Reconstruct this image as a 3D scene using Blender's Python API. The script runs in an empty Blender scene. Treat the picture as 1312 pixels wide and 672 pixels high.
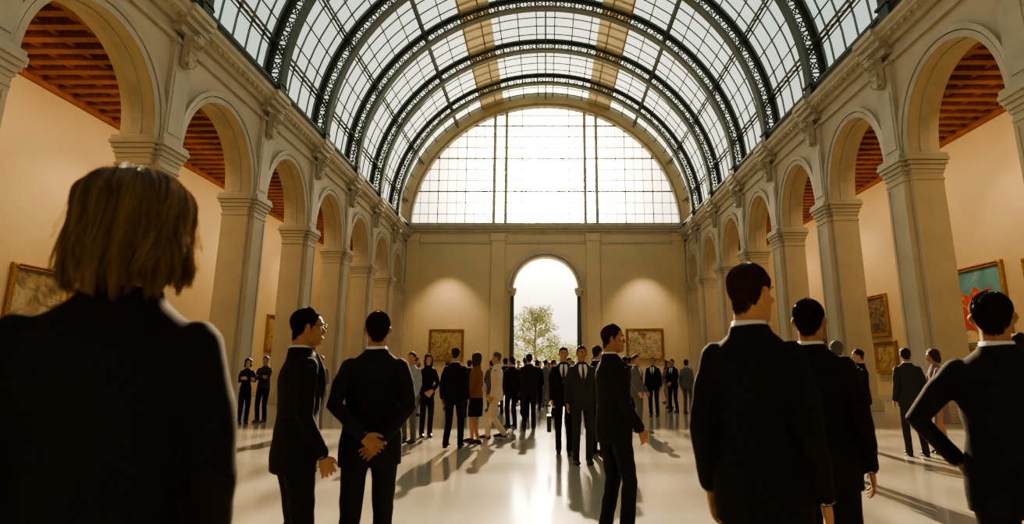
import bpy, math, random
import numpy as np
from mathutils import Vector, Matrix
random.seed(7); np.random.seed(7)
scene=bpy.context.scene
COL=scene.collection
A=np.array
# ---------------------------------------------------------------- materials
def mat(name,col,rough=.6,metal=0,bump=0,bscale=40,var=0,vscale=3,spec=.5,col2=None,sss=0,stretch=(1,1,1),sheen=0):
    m=bpy.data.materials.new(name); m.use_nodes=True
    nt=m.node_tree; b=nt.nodes['Principled BSDF']
    b.inputs['Base Color'].default_value=(*col,1); b.inputs['Roughness'].default_value=rough
    b.inputs['Metallic'].default_value=metal; b.inputs['Specular IOR Level'].default_value=spec
    if sss: b.inputs['Subsurface Weight'].default_value=sss; b.inputs['Subsurface Radius'].default_value=(.02,.008,.004)
    if sheen: b.inputs['Sheen Weight'].default_value=sheen
    tc=nt.nodes.new('ShaderNodeTexCoord'); mp=nt.nodes.new('ShaderNodeMapping')
    mp.inputs['Scale'].default_value=stretch
    nt.links.new(tc.outputs['Object'],mp.inputs['Vector'])
    if var or col2:
        n=nt.nodes.new('ShaderNodeTexNoise'); n.inputs['Scale'].default_value=vscale; n.inputs['Detail'].default_value=5
        nt.links.new(mp.outputs[0],n.inputs['Vector'])
        r=nt.nodes.new('ShaderNodeValToRGB')
        c2=col2 if col2 else tuple(c*(1-var) for c in col)
        r.color_ramp.elements[0].position=.35; r.color_ramp.elements[1].position=.65
        r.color_ramp.elements[0].color=(*c2,1); r.color_ramp.elements[1].color=(*col,1)
        nt.links.new(n.outputs['Fac'],r.inputs[0]); nt.links.new(r.outputs[0],b.inputs['Base Color'])
    if bump:
        n2=nt.nodes.new('ShaderNodeTexNoise'); n2.inputs['Scale'].default_value=bscale; n2.inputs['Detail'].default_value=4
        nt.links.new(mp.outputs[0],n2.inputs['Vector'])
        bp=nt.nodes.new('ShaderNodeBump'); bp.inputs['Strength'].default_value=bump; bp.inputs['Distance'].default_value=.02
        nt.links.new(n2.outputs['Fac'],bp.inputs['Height']); nt.links.new(bp.outputs[0],b.inputs['Normal'])
    return m
M_wall=mat('plaster_cream',(.62,.48,.29),.75,bump=.08,bscale=8,var=.08,vscale=.6)
M_endwall=mat('plaster_end',(.66,.52,.32),.7,bump=.08,bscale=8,var=.08,vscale=.5)
M_front=mat('plaster_darkened',(.25,.19,.12),.8,bump=.08,bscale=8,var=.08,vscale=.5)  # unseen wall behind the viewpoint, colour darkened to cut bounced fill light
M_stone=mat('stone_pale',(.56,.48,.345),.6,bump=.1,bscale=12,var=.12,vscale=1.2)
M_stone2=mat('stone_moulding',(.50,.45,.34),.55,bump=.1,bscale=20,var=.15,vscale=2)
M_iron=mat('iron_green',(.085,.105,.085),.45,metal=.3,bump=.05,bscale=30,var=.2,vscale=4)
M_bar=mat('glazing_iron',(.13,.14,.11),.5,metal=.2,var=.1)
M_band=mat('arch_render',(.54,.40,.22),.7,var=.15,vscale=1)
M_blind=mat('roof_blind',(.46,.34,.18),.8,var=.15,vscale=1)
M_wood=mat('coffer_wood',(.36,.12,.048),.5,bump=.15,bscale=6,col2=(.24,.075,.03),vscale=3,stretch=(6,1,1))
M_floor=mat('floor_polished',(.43,.39,.315),.13,bump=.012,bscale=3,var=.10,vscale=.45,spec=.85)
M_gold=mat('gilt',(.55,.33,.10),.35,metal=.85,bump=.5,bscale=60,col2=(.30,.16,.04),vscale=25)
M_suit=mat('suit_black',(.011,.0105,.0115),.85,bump=.12,bscale=300,spec=.22)
M_navy=mat('suit_navy',(.013,.015,.021),.85,bump=.12,bscale=300,spec=.22)
M_char=mat('suit_charcoal',(.035,.035,.038),.85,bump=.12,bscale=300,spec=.25)
M_grey=mat('suit_grey',(.13,.13,.13),.85,bump=.12,bscale=300,spec=.3)
M_brown=mat('cloth_brown',(.22,.10,.042),.8,bump=.2,bscale=200,spec=.2)
M_cream=mat('cloth_cream',(.62,.54,.42),.8,bump=.2,bscale=200,spec=.2)
M_bluesh=mat('cloth_blue',(.32,.36,.40),.8,bump=.2,bscale=200,spec=.2)
M_mauve=mat('cloth_mauve',(.24,.17,.19),.8,bump=.2,bscale=200,spec=.2)
M_white=mat('shirt_white',(.72,.70,.67),.7,bump=.05,bscale=100)
M_tie=mat('tie_dark',(.03,.012,.02),.5)
M_shoe=mat('leather_black',(.014,.012,.012),.3,bump=.05,bscale=80)
M_skinA=mat('skin_light',(.50,.27,.17),.5,sss=.12,var=.12,vscale=12)
M_skinB=mat('skin_tan',(.38,.19,.11),.5,sss=.10,var=.12,vscale=12)
M_hairD=mat('hair_dark',(.016,.011,.008),.55,bump=1,bscale=60,stretch=(5,5,1),col2=(.034,.022,.015),vscale=50,spec=.3)
M_hairB=mat('hair_brown',(.05,.027,.014),.55,bump=1,bscale=60,stretch=(5,5,1),col2=(.095,.052,.027),vscale=50,spec=.3)
M_hairG=mat('hair_grey',(.16,.145,.13),.6,bump=1,bscale=60,stretch=(5,5,1),col2=(.08,.07,.06),vscale=50)
M_hairBl=mat('hair_blonde',(.38,.26,.145),.38,col2=(.16,.105,.058),vscale=14,stretch=(3,3,.35))
M_eye=mat('eye_white',(.7,.68,.65),.2); M_iris=mat('iris',(.03,.018,.01),.2)
M_lip=mat('lip',(.38,.14,.11),.5)
M_frame=mat('spectacle_black',(.01,.01,.01),.25)
M_bark=mat('bark',(.16,.12,.08),.9,bump=.6,bscale=20)
M_leaf=mat('leaf_hazed',(.34,.36,.20),.6,col2=(.24,.28,.14),vscale=1.5)  # light grey-green: outdoor haze and glow put into the leaf colour
M_ground=mat('pale_paving',(.60,.54,.44),.9,var=.1)
def add_transl(m,w):
    nt=m.node_tree; b=nt.nodes['Principled BSDF']; out=nt.nodes['Material Output']
    t=nt.nodes.new('ShaderNodeBsdfTranslucent'); mx=nt.nodes.new('ShaderNodeMixShader'); mx.inputs[0].default_value=w
    src=b.inputs['Base Color'].links
    if src: nt.links.new(src[0].from_socket,t.inputs['Color'])
    else: t.inputs['Color'].default_value=b.inputs['Base Color'].default_value
    nt.links.new(b.outputs[0],mx.inputs[1]); nt.links.new(t.outputs[0],mx.inputs[2]); nt.links.new(mx.outputs[0],out.inputs[0])
add_transl(M_leaf,.5); add_transl(M_hairBl,.4); add_transl(M_blind,.4)
def glassmat(name,tint,tr):
    m=bpy.data.materials.new(name); m.use_nodes=True; nt=m.node_tree; nt.nodes.clear()
    out=nt.nodes.new('ShaderNodeOutputMaterial'); t=nt.nodes.new('ShaderNodeBsdfTransparent'); t.inputs[0].default_value=(*tint,1)
    d=nt.nodes.new('ShaderNodeBsdfTranslucent'); d.inputs[0].default_value=(.85,.92,.95,1)
    g=nt.nodes.new('ShaderNodeBsdfGlossy'); g.inputs['Roughness'].default_value=.08
    mx=nt.nodes.new('ShaderNodeMixShader'); mx.inputs[0].default_value=tr
    mx2=nt.nodes.new('ShaderNodeMixShader'); mx2.inputs[0].default_value=.05
    nt.links.new(t.outputs[0],mx.inputs[1]); nt.links.new(d.outputs[0],mx.inputs[2])
    nt.links.new(mx.outputs[0],mx2.inputs[1]); nt.links.new(g.outputs[0],mx2.inputs[2]); nt.links.new(mx2.outputs[0],out.inputs[0])
    return m
M_glass=glassmat('roof_glass',(.86,.95,.96),.12)
M_glass2=glassmat('lunette_glass',(.99,.96,.90),.08)
def artmat(name,cols,scale,dist=2.0,seed=0):
    m=bpy.data.materials.new(name); m.use_nodes=True; nt=m.node_tree; b=nt.nodes['Principled BSDF']; b.inputs['Roughness'].default_value=.5
    tc=nt.nodes.new('ShaderNodeTexCoord'); mp=nt.nodes.new('ShaderNodeMapping'); mp.inputs['Location'].default_value=(seed,seed*2,seed*3)
    n=nt.nodes.new('ShaderNodeTexNoise'); n.inputs['Scale'].default_value=scale; n.inputs['Detail'].default_value=6; n.inputs['Distortion'].default_value=dist
    r=nt.nodes.new('ShaderNodeValToRGB'); r.color_ramp.interpolation='EASE'
    nt.links.new(tc.outputs['Object'],mp.inputs[0]); nt.links.new(mp.outputs[0],n.inputs[0]); nt.links.new(n.outputs['Fac'],r.inputs[0]); nt.links.new(r.outputs[0],b.inputs['Base Color'])
    k=len(cols); el=r.color_ramp.elements
    while len(el)<k: el.new(.5)
    for i,c in enumerate(cols):
        el[i].position=.28+.44*i/(k-1); el[i].color=(*c,1)
    return m
# ---------------------------------------------------------------- geometry
class G:
    def __init__(s): s.v=[]; s.f=[]
    def add(s,v,f):
        o=len(s.v); s.v.extend([tuple(map(float,p)) for p in v]); s.f.extend([tuple(i+o for i in q) for q in f])
    def box(s,x0,x1,y0,y1,z0,z1):
        s.add([(x0,y0,z0),(x1,y0,z0),(x1,y1,z0),(x0,y1,z0),(x0,y0,z1),(x1,y0,z1),(x1,y1,z1),(x0,y1,z1)],
              [(0,3,2,1),(4,5,6,7),(0,1,5,4),(1,2,6,5),(2,3,7,6),(3,0,4,7)])
    def tube(s,pts,rad,n=10,ref=(0,1,0),cap=True):
        P=[A(p,dtype=float) for p in pts]; k=len(P)
        R=[(r,r) if np.isscalar(r) else r for r in rad]
        T=[]
        for i in range(k):
            t=P[min(i+1,k-1)]-P[max(i-1,0)]; T.append(t/(np.linalg.norm(t)+1e-9))
        if cap:
            r0=min(R[0]); r1=min(R[-1])
            P=[P[0]-T[0]*r0*.6]+P+[P[-1]+T[-1]*r1*.6]
            R=[(R[0][0]*.72,R[0][1]*.72)]+R+[(R[-1][0]*.72,R[-1][1]*.72)]
            T=[T[0]]+T+[T[-1]]
        ref=A(ref,dtype=float); V=[]; F=[]; k=len(P)
        for p,r,t in zip(P,R,T):
            u=ref-np.dot(ref,t)*t
            if np.linalg.norm(u)<.05: u=A([1,0,0])-t[0]*t
            u/=np.linalg.norm(u); w=np.cross(t,u)
            for j in range(n):
                a=2*math.pi*j/n; V.append(p+u*r[0]*math.cos(a)+w*r[1]*math.sin(a))
        for i in range(k-1):
            for j in range(n):
                j2=(j+1)%n; F.append((i*n+j,i*n+j2,(i+1)*n+j2,(i+1)*n+j))
        e=.3 if cap else 0
        V.append(P[0]-T[0]*min(R[0])*e); V.append(P[-1]+T[-1]*min(R[-1])*e)
        a,b=len(V)-2,len(V)-1
        for j in range(n):
            F.append((a,(j+1)%n,j)); F.append((b,(k-1)*n+j,(k-1)*n+(j+1)%n))
        s.add(V,F)
    def loft(s,rings,n=24,closed=True,xf=None):
        V=[];F=[];k=len(rings)
        for (cx,cy,cz,a,b) in rings:
            for j in range(n):
                t=2*math.pi*j/n; V.append((cx+a*math.sin(t),cy+b*math.cos(t),cz))
        for i in range(k-1):
            for j in range(n):
                j2=(j+1)%n; F.append((i*n+j,i*n+j2,(i+1)*n+j2,(i+1)*n+j))
        if closed:
            V.append(rings[0][:3]); V.append(rings[-1][:3]); a,b=len(V)-2,len(V)-1
            for j in range(n):
                F.append((a,(j+1)%n,j)); F.append((b,(k-1)*n+j,(k-1)*n+(j+1)%n))
        if xf: V=[xf(p) for p in V]
        s.add(V,F)
    def ball(s,c,r,n=12,xf=None):
        rings=[]
        for i in range(1,n//2+2):
            t=math.pi*i/(n//2+2)
            rings.append((c[0],c[1],c[2]-r[2]*math.cos(t),r[0]*math.sin(t),r[1]*math.sin(t)))
        s.loft(rings,n,True,xf)
    def prism_y(s,prof,y0,y1):
        n=len(prof); V=[(x,y0,z) for x,z in prof]+[(x,y1,z) for x,z in prof]
        F=[(i,(i+1)%n,n+(i+1)%n,n+i) for i in range(n)]+[tuple(range(n))[::-1],tuple(range(n,2*n))]
        s.add(V,F)
def mkmesh(name,g,m,smooth=False):
    me=bpy.data.meshes.new(name); me.from_pydata(g.v,[],g.f); me.validate(); me.materials.append(m)
    if smooth: me.polygons.foreach_set('use_smooth',[True]*len(me.polygons))
    return me
def mko(name,me,parent=None,loc=None):
    o=bpy.data.objects.new(name,me); COL.objects.link(o)
    if parent: o.parent=parent
    if loc is not None: o.location=loc
    return o
def obj(name,g,m,parent=None,smooth=False,bevel=0,loc=None):
    o=mko(name,mkmesh(name,g,m,smooth),parent,loc)
    if bevel:
        b=o.modifiers.new('b','BEVEL'); b.width=bevel; b.segments=2; b.limit_method='ANGLE'
    return o
def fixn(me):
    import bmesh
    bm=bmesh.new(); bm.from_mesh(me); bmesh.ops.recalc_face_normals(bm,faces=bm.faces); bm.to_mesh(me); bm.free()
def struct(o): o['kind']='structure'; return o
def top(o,label,cat,group=None):
    o['label']=label; o['category']=cat
    if group: o['group']=group
    return o
def empty(name,loc,rot=0):
    e=bpy.data.objects.new(name,None); COL.objects.link(e); e.location=loc; e.rotation_euler=(0,0,rot); e.empty_display_size=.2; return e
def copy_thing(src,loc,rot=None,scale=None):
    def rec(o,par):
        c=o.copy(); COL.objects.link(c)
        if par: c.parent=par
        for ch in list(o.children): rec(ch,c)
        return c
    c=rec(src,None); c.location=loc
    if rot is not None: c.rotation_euler=(0,0,rot)
    if scale is not None: c.scale=(scale,)*3
    return c
# ---------------------------------------------------------------- camera
CAMZ=1.4; TH=math.radians(11.15); FPX=700.; VX=699.
cam=bpy.data.cameras.new('camera'); co=bpy.data.objects.new('camera',cam); COL.objects.link(co)
cam.sensor_width=36; cam.lens=36*FPX/1312; cam.shift_x=-(VX-656)/1312
co.location=(0,0,CAMZ); co.rotation_euler=(math.radians(90)+TH,0,0)
cam.dof.use_dof=True; cam.dof.focus_distance=9; cam.dof.aperture_fstop=2.2
cam.clip_start=.05; cam.clip_end=1000
scene.camera=co
# ================================================================ PEOPLE
HEAD=A([[.000,.080,.030,.020],[.010,.090,.005,.036],[.030,.091,-.030,.048],[.055,.092,-.050,.056],[.075,.090,-.066,.062],
 [.100,.087,-.082,.067],[.122,.081,-.091,.071],[.142,.091,-.096,.0735],[.160,.090,-.097,.0735],[.178,.083,-.093,.070],[.195,.070,-.083,.062],[.208,.055,-.070,.052],[.219,.037,-.054,.040],[.228,.016,-.034,.025],[.2335,.0,-.018,.010],[.235,-.006,-.012,.004]])
def hring(z):
    f=np.interp(z,HEAD[:,0],HEAD[:,1]); b=np.interp(z,HEAD[:,0],HEAD[:,2]); w=np.interp(z,HEAD[:,0],HEAD[:,3]); return f,b,w
def remesh(g,voxel,sm=3,m=None,name='x',fold=0,vent=False):
    me=bpy.data.meshes.new('t'); me.from_pydata(g.v,[],g.f)
    ob=bpy.data.objects.new('t',me); COL.objects.link(ob)
    r=ob.modifiers.new('r','REMESH'); r.mode='VOXEL'; r.voxel_size=voxel; r.use_smooth_shade=True
    s=ob.modifiers.new('s','SMOOTH'); s.factor=.5; s.iterations=sm
    dg=bpy.context.evaluated_depsgraph_get()
    n=bpy.data.meshes.new_from_object(ob.evaluated_get(dg)); n.name=name
    bpy.data.objects.remove(ob); bpy.data.meshes.remove(me)
    n.materials.clear()
    if m: n.materials.append(m)
    n.polygons.foreach_set('use_smooth',[True]*len(n.polygons))
    if fold or vent:
        k=len(n.vertices); c=np.empty(k*3); n.vertices.foreach_get('co',c); c=c.reshape(-1,3)
        nr=np.empty(k*3); n.vertices.foreach_get('normal',nr); nr=nr.reshape(-1,3)
        x,y,z=c.T; ph=fold*977
        d=np.sin(38*z+14*x+2.2*np.sin(17*x+9*z+ph)+1.5*np.sin(23*y+ph))*.5+np.sin(21*z-26*x+19*y+2*np.sin(11*z+ph*1.7))*.5
        low=np.sin(9*z+13*x*np.sign(y+.001)+ph)
        d=fold*(np.abs(d)**.8*np.sign(d)*.7+.5*low)
        c=c+nr*d[:,None]
        if vent:
            w=np.clip(1-np.abs(x)/.007,0,1)*(y<-.05)*(z<1.0); c[:,1]+=w*.014
            w=np.clip(1-np.abs(x)/.006,0,1)*(y<-.05)*(z>=1.0)*(z<1.45); c[:,1]+=w*.003
        n.vertices.foreach_set('co',c.ravel()); n.update()
    return n
def ik(a,c,l1,l2,pole):
    a=A(a,dtype=float); c=A(c,dtype=float); d=c-a; L=np.linalg.norm(d); dr=d/L; L=min(L,.998*(l1+l2))
    x=(l1*l1-l2*l2+L*L)/(2*L); h=math.sqrt(max(l1*l1-x*x,0)); p=A(pole,dtype=float); p=p-np.dot(p,dr)*dr; p/=np.linalg.norm(p)+1e-9
    return a+dr*x+p*h, a+dr*L
def unit(v): v=A(v,dtype=float); return v/np.linalg.norm(v)
def hand(g,w,d,n,s,curl=.35):
    d=unit(d); n=A(n,dtype=float); n=unit(n-np.dot(n,d)*d); t=np.cross(d,n)
    if np.dot(t,A(s))<0: t=-t
    g.tube([w-d*.03,w,w+d*.03,w+d*.065,w+d*.09],[(.024,.019),(.025,.018),(.036,.017),(.042,.016),(.040,.012)],12,ref=t)
    for off,L,sp in ((-.033,.060,-.10),(-.0115,.074,-.03),(.0105,.080,.03),(.032,.072,.10)):
        p=w+d*.084+t*off; a=curl*.6; pts=[p-d*.015,p]
        for seg in (.45,.32,.26):
            dr=unit(d*math.cos(a)+n*math.sin(a)+t*sp*math.cos(a)); p=p+dr*L*seg; pts.append(p); a+=curl
        g.tube(pts,[.0092,.009,.0086,.008,.0068],8,ref=t)
    p=w+d*.025+t*.026; d1=unit(t*.75+d*.75+n*.25); d2=unit(t*.25+d+n*.4)
    g.tube([p-d1*.01,p+d1*.035,p+d1*.035+d2*.028,p+d1*.035+d2*.05],[.014,.0115,.010,.008],8,ref=n)
POSES={
 'relax':dict(w=(.235,.035,.885),p=(.2,-1,0),d=None,n=(-1,0,0),s=(0,1,0)),
 'back':dict(w=(.055,-.185,.955),p=(1,-.45,-.2),d=(-.75,-.08,-.55),n=(0,-1,.1),s=(0,0,1),curl=.5),
 'front':dict(w=(.085,.215,.95),p=(1,-.7,-.2),d=(-.75,.25,-.5),n=(0,-1,-.2),s=(0,0,1),curl=.5),
 'cross':dict(w=(-.04,.215,1.19),p=(1,-.1,-1),d=(-1,-.05,.12),n=(0,-1,0),s=(0,0,1),curl=.4),
 'hips':dict(w=(.215,.07,.985),p=(1,-.55,-.1),d=(-.25,.75,-.5),n=(-.9,-.3,0),s=(0,0,1),curl=.6),
 'hold':dict(w=(.16,.30,1.08),p=(.6,-.6,-1),d=(-.2,1,.1),n=(-1,0,.2),s=(0,0,1),curl=.7),
 'low':dict(w=(.19,.15,.905),p=(.3,-1,-.2),d=(-.15,.5,-.85),n=(-1,0,0),s=(0,.5,1),curl=.5),
 'side':dict(w=(.205,.11,.885),p=(.2,-1,-.1),d=(-.1,.45,-.9),n=(-1,0,0),s=(0,1,.3),curl=.55),
}
JR=[(.79,.196,.133),(.86,.200,.136),(.95,.196,.131),(1.03,.182,.120),(1.12,.170,.113),(1.22,.182,.120),(1.32,.196,.128),(1.38,.194,.118),(1.43,.165,.098),(1.465,.122,.082),(1.50,.080,.068)]
def jsurf(z,a,off,wx=1.0):
    J=A(JR); aa=np.interp(z,J[:,0],J[:,1])*wx+off; bb=np.interp(z,J[:,0],J[:,2])+off
    return (aa*math.sin(a),bb*math.cos(a),z)
NP=0
def person(px,yc,H=1.76,rot=0,top_='suit',tm=None,bm=None,hair='short',hm=None,skin=None,pose='relax',pose2=None,yaw=0,pitch=0,det=1,
           label='',fem=False,stance=(.10,.0,.10,.0),glasses=False,group=None,front=False,x=None,y=None,wide=1.0,tie=True,skirt=False):
    global NP; NP+=1
    tm=tm or M_suit; bm=bm or tm; hm=hm or M_hairD; skin=skin or M_skinA
    vox={2:.0052,1:.009,0:.014}[det]; cv={2:.009,1:.012,0:.017}[det]
    sx=(.86 if fem else 1.0)*wide
    yaw=math.radians(yaw); pitch=math.radians(pitch)
    cy,sy,cp,sp=math.cos(yaw),math.sin(yaw),math.cos(pitch),math.sin(pitch)
    Rm=A([[cy,-sy,0],[sy,cy,0],[0,0,1]])@A([[1,0,0],[0,cp,-sp],[0,sp,cp]])
    def hx(p): return Rm@(A(p,dtype=float)-A([0,-.02,.06]))+A([0,-.008,1.585])
    lf,lfy,rf,rfy=stance
    drop=-.5*max(abs(lfy),abs(rfy))**2
    sh=A([.168*sx,0,1.405+drop])
    g=G()
    g.loft([(0,(hring(z)[0]+hring(z)[1])/2,z,hring(z)[2],(hring(z)[0]-hring(z)[1])/2) for z in list(HEAD[:,0])],24,True,hx)
    if det>0:
        g.tube([hx((0,.080,.138)),hx((0,.094,.115)),hx((0,.105,.092)),hx((0,.097,.083))],[.007,.009,.011,.009],8)
        for s in (-1,1):
            g.ball((s*.009,.095,.086),(.009,.010,.007),8,hx)
            g.tube([hx((s*.066,.004,.085)),hx((s*.074,-.004,.095)),hx((s*.081,-.012,.115)),hx((s*.080,-.010,.132))],[.007,.010,.013,.009],8,ref=(0,1,0))
            g.tube([hx((s*.014,.088,.144)),hx((s*.034,.085,.149)),hx((s*.053,.068,.143))],[.006,.007,.005],6)
            g.ball((s*.040,.066,.093),(.020,.018,.016),8,hx)
        g.ball((0,.090,.062),(.024,.010,.006),8,hx); g.ball((0,.089,.051),(.021,.010,.007),8,hx); g.ball((0,.082,.022),(.020,.014,.016),8,hx)
    nw=.046 if fem else .057
    g.tube([(0,-.012,1.40+drop),(0,-.014,1.48+drop),hx((0,-.020,.03)),hx((0,-.022,.08))],[nw+.02,nw+.004,nw,nw],14,ref=(0,1,0))
    g.loft([(0,0,z+drop,a*.80*sx,b*.80) for z,a,b in JR if z>=.86 and z<1.5],20)
    arms=[]
    for s,ps in ((1,pose),(-1,pose2 or pose)):
        q=POSES[ps]; m=A([s,1,1]); w=A(q['w'])*m; w[0]*=(sx if ps in('relax','hips') else 1); w[2]+=drop
        S=sh*m
        if ps=='cross' and s<0: w=w+A([0,.035,.03])
        if ps in('back','front') and s<0: w=w+A([0,.03*(-1 if ps=='back' else 1)*1.0,.035])
        E,W=ik(S,w,.29,.26,A(q['p'])*m)
        d=A(q['d'])*m if q['d'] else unit(unit(W-E)+A([0,.12,0]))
        g.tube([S,S*.5+E*.5,E,E*.6+W*.4,W],[.046,.042,.036,.036,.026],12)
        hand(g,W,d,A(q['n'])*m,A(q['s']),q.get('curl',.35))
        arms.append((S,E,W))
    legs=[]
    for s,fx,fy in ((1,rf,rfy),(-1,lf,lfy)):
        hp=A([.088*s*sx,0,.905+drop]); lift=.05 if fy<-.12 else 0
        ak=A([fx*s*sx,fy-.01,.085+lift]); K,_=ik(hp,ak,.425,.405,(s*.1,1,0))
        legs.append((hp,K,ak,s,lift))
        g.tube([hp,hp*.5+K*.5,K,K*.7+ak*.3,ak],[.078,.067,.050,.053 if fem else .05,.033],12)
        g.tube([ak+A([0,-.035,-.035]),ak+A([0,.05,-.045]),ak+A([0,.15,-.060])],[.032,(.036,.03),(.032,.016)],10,ref=(1,0,0))
    body=remesh(g,vox,3 if det==2 else 2,skin,'person_body')
    ob=mko('person',body)
    top(ob,label,'person',group)
    def part(name,me,lab=None):
        o=mko(name,me,ob)
        if lab: o['label']=lab
        return o
    hem={'suit':.79,'shirt':.90,'short':.88,'coat':.42,'dress':.50}[top_]
    J=[r for r in JR if r[0]>hem+.01]
    a0=np.interp(hem,[.40,.79,.95],[.235,.196,.196]); b0=np.interp(hem,[.4,.79,.95],[.18,.133,.131])
    if top_=='dress': a0,b0=.19,.15
    thin={'shirt':.90,'dress':.88}.get(top_,1.0)
    J=[(hem,a0,b0),(hem+.02,a0,b0)]+J
    if hem<.75: J.insert(2,((hem+.79)/2,(a0+.2)/2,(b0+.135)/2))
    if fem and top_ in('dress','short','shirt'): 
        J=[(z,a*(1-.13*math.exp(-((z-1.1)/.09)**2)),b) for z,a,b in J]
    g=G(); g.loft([(0,0,z+drop,a*sx*thin,b*thin) for z,a,b in J],32)
    for (S,E,W) in arms:
        k=thin; end=E*.06+W*.94
        g.tube([S*A([.90,1,1])+A([0,0,.0]),S*.5+E*.5,E,E*.5+W*.5,end],[.061*k,.058*k,.051*k,.046*k,.040*k],16)
    if top_ in('suit','coat','short'):
        g.loft([(0,-.010,1.44+drop,.100,.088),(0,-.014,1.485+drop,.084,.078),(0,-.018,1.520+drop,.073,.070)],24)
    me=remesh(g,cv,2,tm,'garment',fold=.0042 if det==2 else .003,vent=(det==2 and top_=='suit'))
    part({'suit':'suit_jacket','coat':'long_coat','short':'jacket','shirt':'shirt','dress':'dress'}[top_],me)
    if top_ in('suit','coat','short'):
        g=G(); n=24; V=[];F=[]
        for i,(z,r,rr) in enumerate(((1.490,.070,.067),(1.533,.0635,.0615),(1.533,.0585,.057),(1.49,.064,.06))):
            for j in range(n):
                t=2*math.pi*j/n; zz=z-(.020*max(math.cos(t),0)**2 if i in(1,2) else 0); V.append((r*math.sin(t),-.018+rr*math.cos(t),zz+drop))
        for i in range(3):
            for j in range(n): F.append((i*n+j,i*n+(j+1)%n,(i+1)*n+(j+1)%n,(i+1)*n+j))
        g.add(V,F)
        wm=M_white if tm is not M_white else M_grey
        if det==2 and not fem:
            for S,E,W in arms:
                gc=G(); d=unit(W-E); gc.tube([W-d*.045,W-d*.004],[.036,.034],14,cap=False); part('shirt_cuff',mkmesh('shirt_cuff',gc,wm,True))
        if not fem or front:
            part('shirt_collar',mkmesh('shirt_collar',g,wm,True))
        if front:
            g=G(); V=[];F=[];nz=14;na=7
            for i in range(nz+1):
                z=1.17+.31*i/nz; h=.50*(i/nz)**.9
                for j in range(na+1):
                    p=jsurf(z,-h+2*h*j/na,.007,sx); V.append((p[0],p[1],p[2]+drop))
            for i in range(nz):
                for j in range(na): F.append((i*(na+1)+j,i*(na+1)+j+1,(i+1)*(na+1)+j+1,(i+1)*(na+1)+j))
            g.add(V,F); part('shirt',mkmesh('shirt',g,wm,True))
            for sgn in(-1,1):
                g=G(); V=[];F=[];nz=12
                for i in range(nz+1):
                    t=i/nz; z=1.17+.31*t; h=.50*t**.9
                    for j,(dh,of) in enumerate(((-.03,.012),(.10+.22*math.sin(t*2.6),.013),(.12+.22*math.sin(t*2.6),.002))):
                        p=jsurf(z,sgn*(h+dh),of,sx); V.append((p[0],p[1],p[2]+drop))
                for i in range(nz):
                    for j in range(2): F.append((i*3+j,i*3+j+1,(i+1)*3+j+1,(i+1)*3+j))
                g.add(V,F); part('lapel',mkmesh('lapel',g,tm,True))
            if tie:
                V=[];F=[];g=G()
                for i in range(11):
                    z=1.16+.32*i/10; h=.16-.10*i/10 if i<10 else .10
                    for j in(-1,0,1):
                        p=jsurf(z,j*h,.012+(.004 if j==0 else 0),sx); V.append((p[0],p[1],p[2]+drop))
                for i in range(10):
                    for j in range(2): F.append((i*3+j,i*3+j+1,(i+1)*3+j+1,(i+1)*3+j))
                g.add(V,F); part('tie',mkmesh('tie',g,M_tie,True))
    if top_!='dress' and not skirt:
        g=G(); g.loft([(0,0,.83+drop,.165*sx,.110),(0,0,.90+drop,.172*sx,.118),(0,0,.98+drop,.160*sx,.108),(0,0,1.04+drop,.150*sx,.10)],24)
        for hp,K,ak,s,lift in legs:
            dn=unit(ak-K); e=ak+dn*.03
            g.tube([hp+A([0,0,-.02]),hp*.5+K*.5,K,K*.5+e*.5,e],[(.096,.088*sx),(.080,.078),(.066,.064),(.060,.058),(.062,.056)],16)
        part('trousers',remesh(g,cv,2,bm,'trousers',fold=.005 if det==2 else .0035))
    elif skirt:
        g=G(); g.loft([(0,.01,.52+drop,.165,.14),(0,.01,.54+drop,.165,.14),(0,0,.75+drop,.172,.14),(0,0,.9+drop,.168,.125),(0,0,1.0+drop,.145,.10)],24)
        part('skirt',remesh(g,cv,2,bm,'skirt',fold=.003))
    for hp,K,ak,s,lift in legs:
        g=G(); b=ak+A([0,0,-.085])
        g.tube([b+A([0,-.045,.040]),b+A([0,.0,.047]),b+A([0,.07,.046]),b+A([0,.14,.034]),b+A([0,.20,.027])],[(.033,.038),(.038,.045),(.041,.042),(.047,.031),(.037,.022)],14,ref=(1,0,0))
        g.box(b[0]-.034,b[0]+.034,b[1]-.065,b[1]-.0,b[2]+.0,b[2]+.03)
        part('shoe',mkmesh('shoe',g,M_shoe,True))
    # hair
    g=G()
    longr=hair in('bob','long'); hero=(hair=='bob' and det==2)
    bobz={'bob':[.188,.186,.15,.07,.035,.010,-.005],'long':[.188,.185,.15,.05,-.03,-.13,-.17]}
    if hero: bobz['bob']=[.188,.186,.16,.10,.055,.025,.015]
    def zmin(a):
        d=abs(math.degrees(a))
        if hair=='short': return np.interp(d,[0,35,52,66,78,88,100,112,125,150,180],[.190,.194,.182,.155,.122,.118,.140,.105,.070,.048,.040])+.003*math.sin(a*23+NP)
        return np.interp(d,[0,30,48,62,75,120,180],bobz[hair])
    vol=.0065 if hair=='short' else .012
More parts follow.
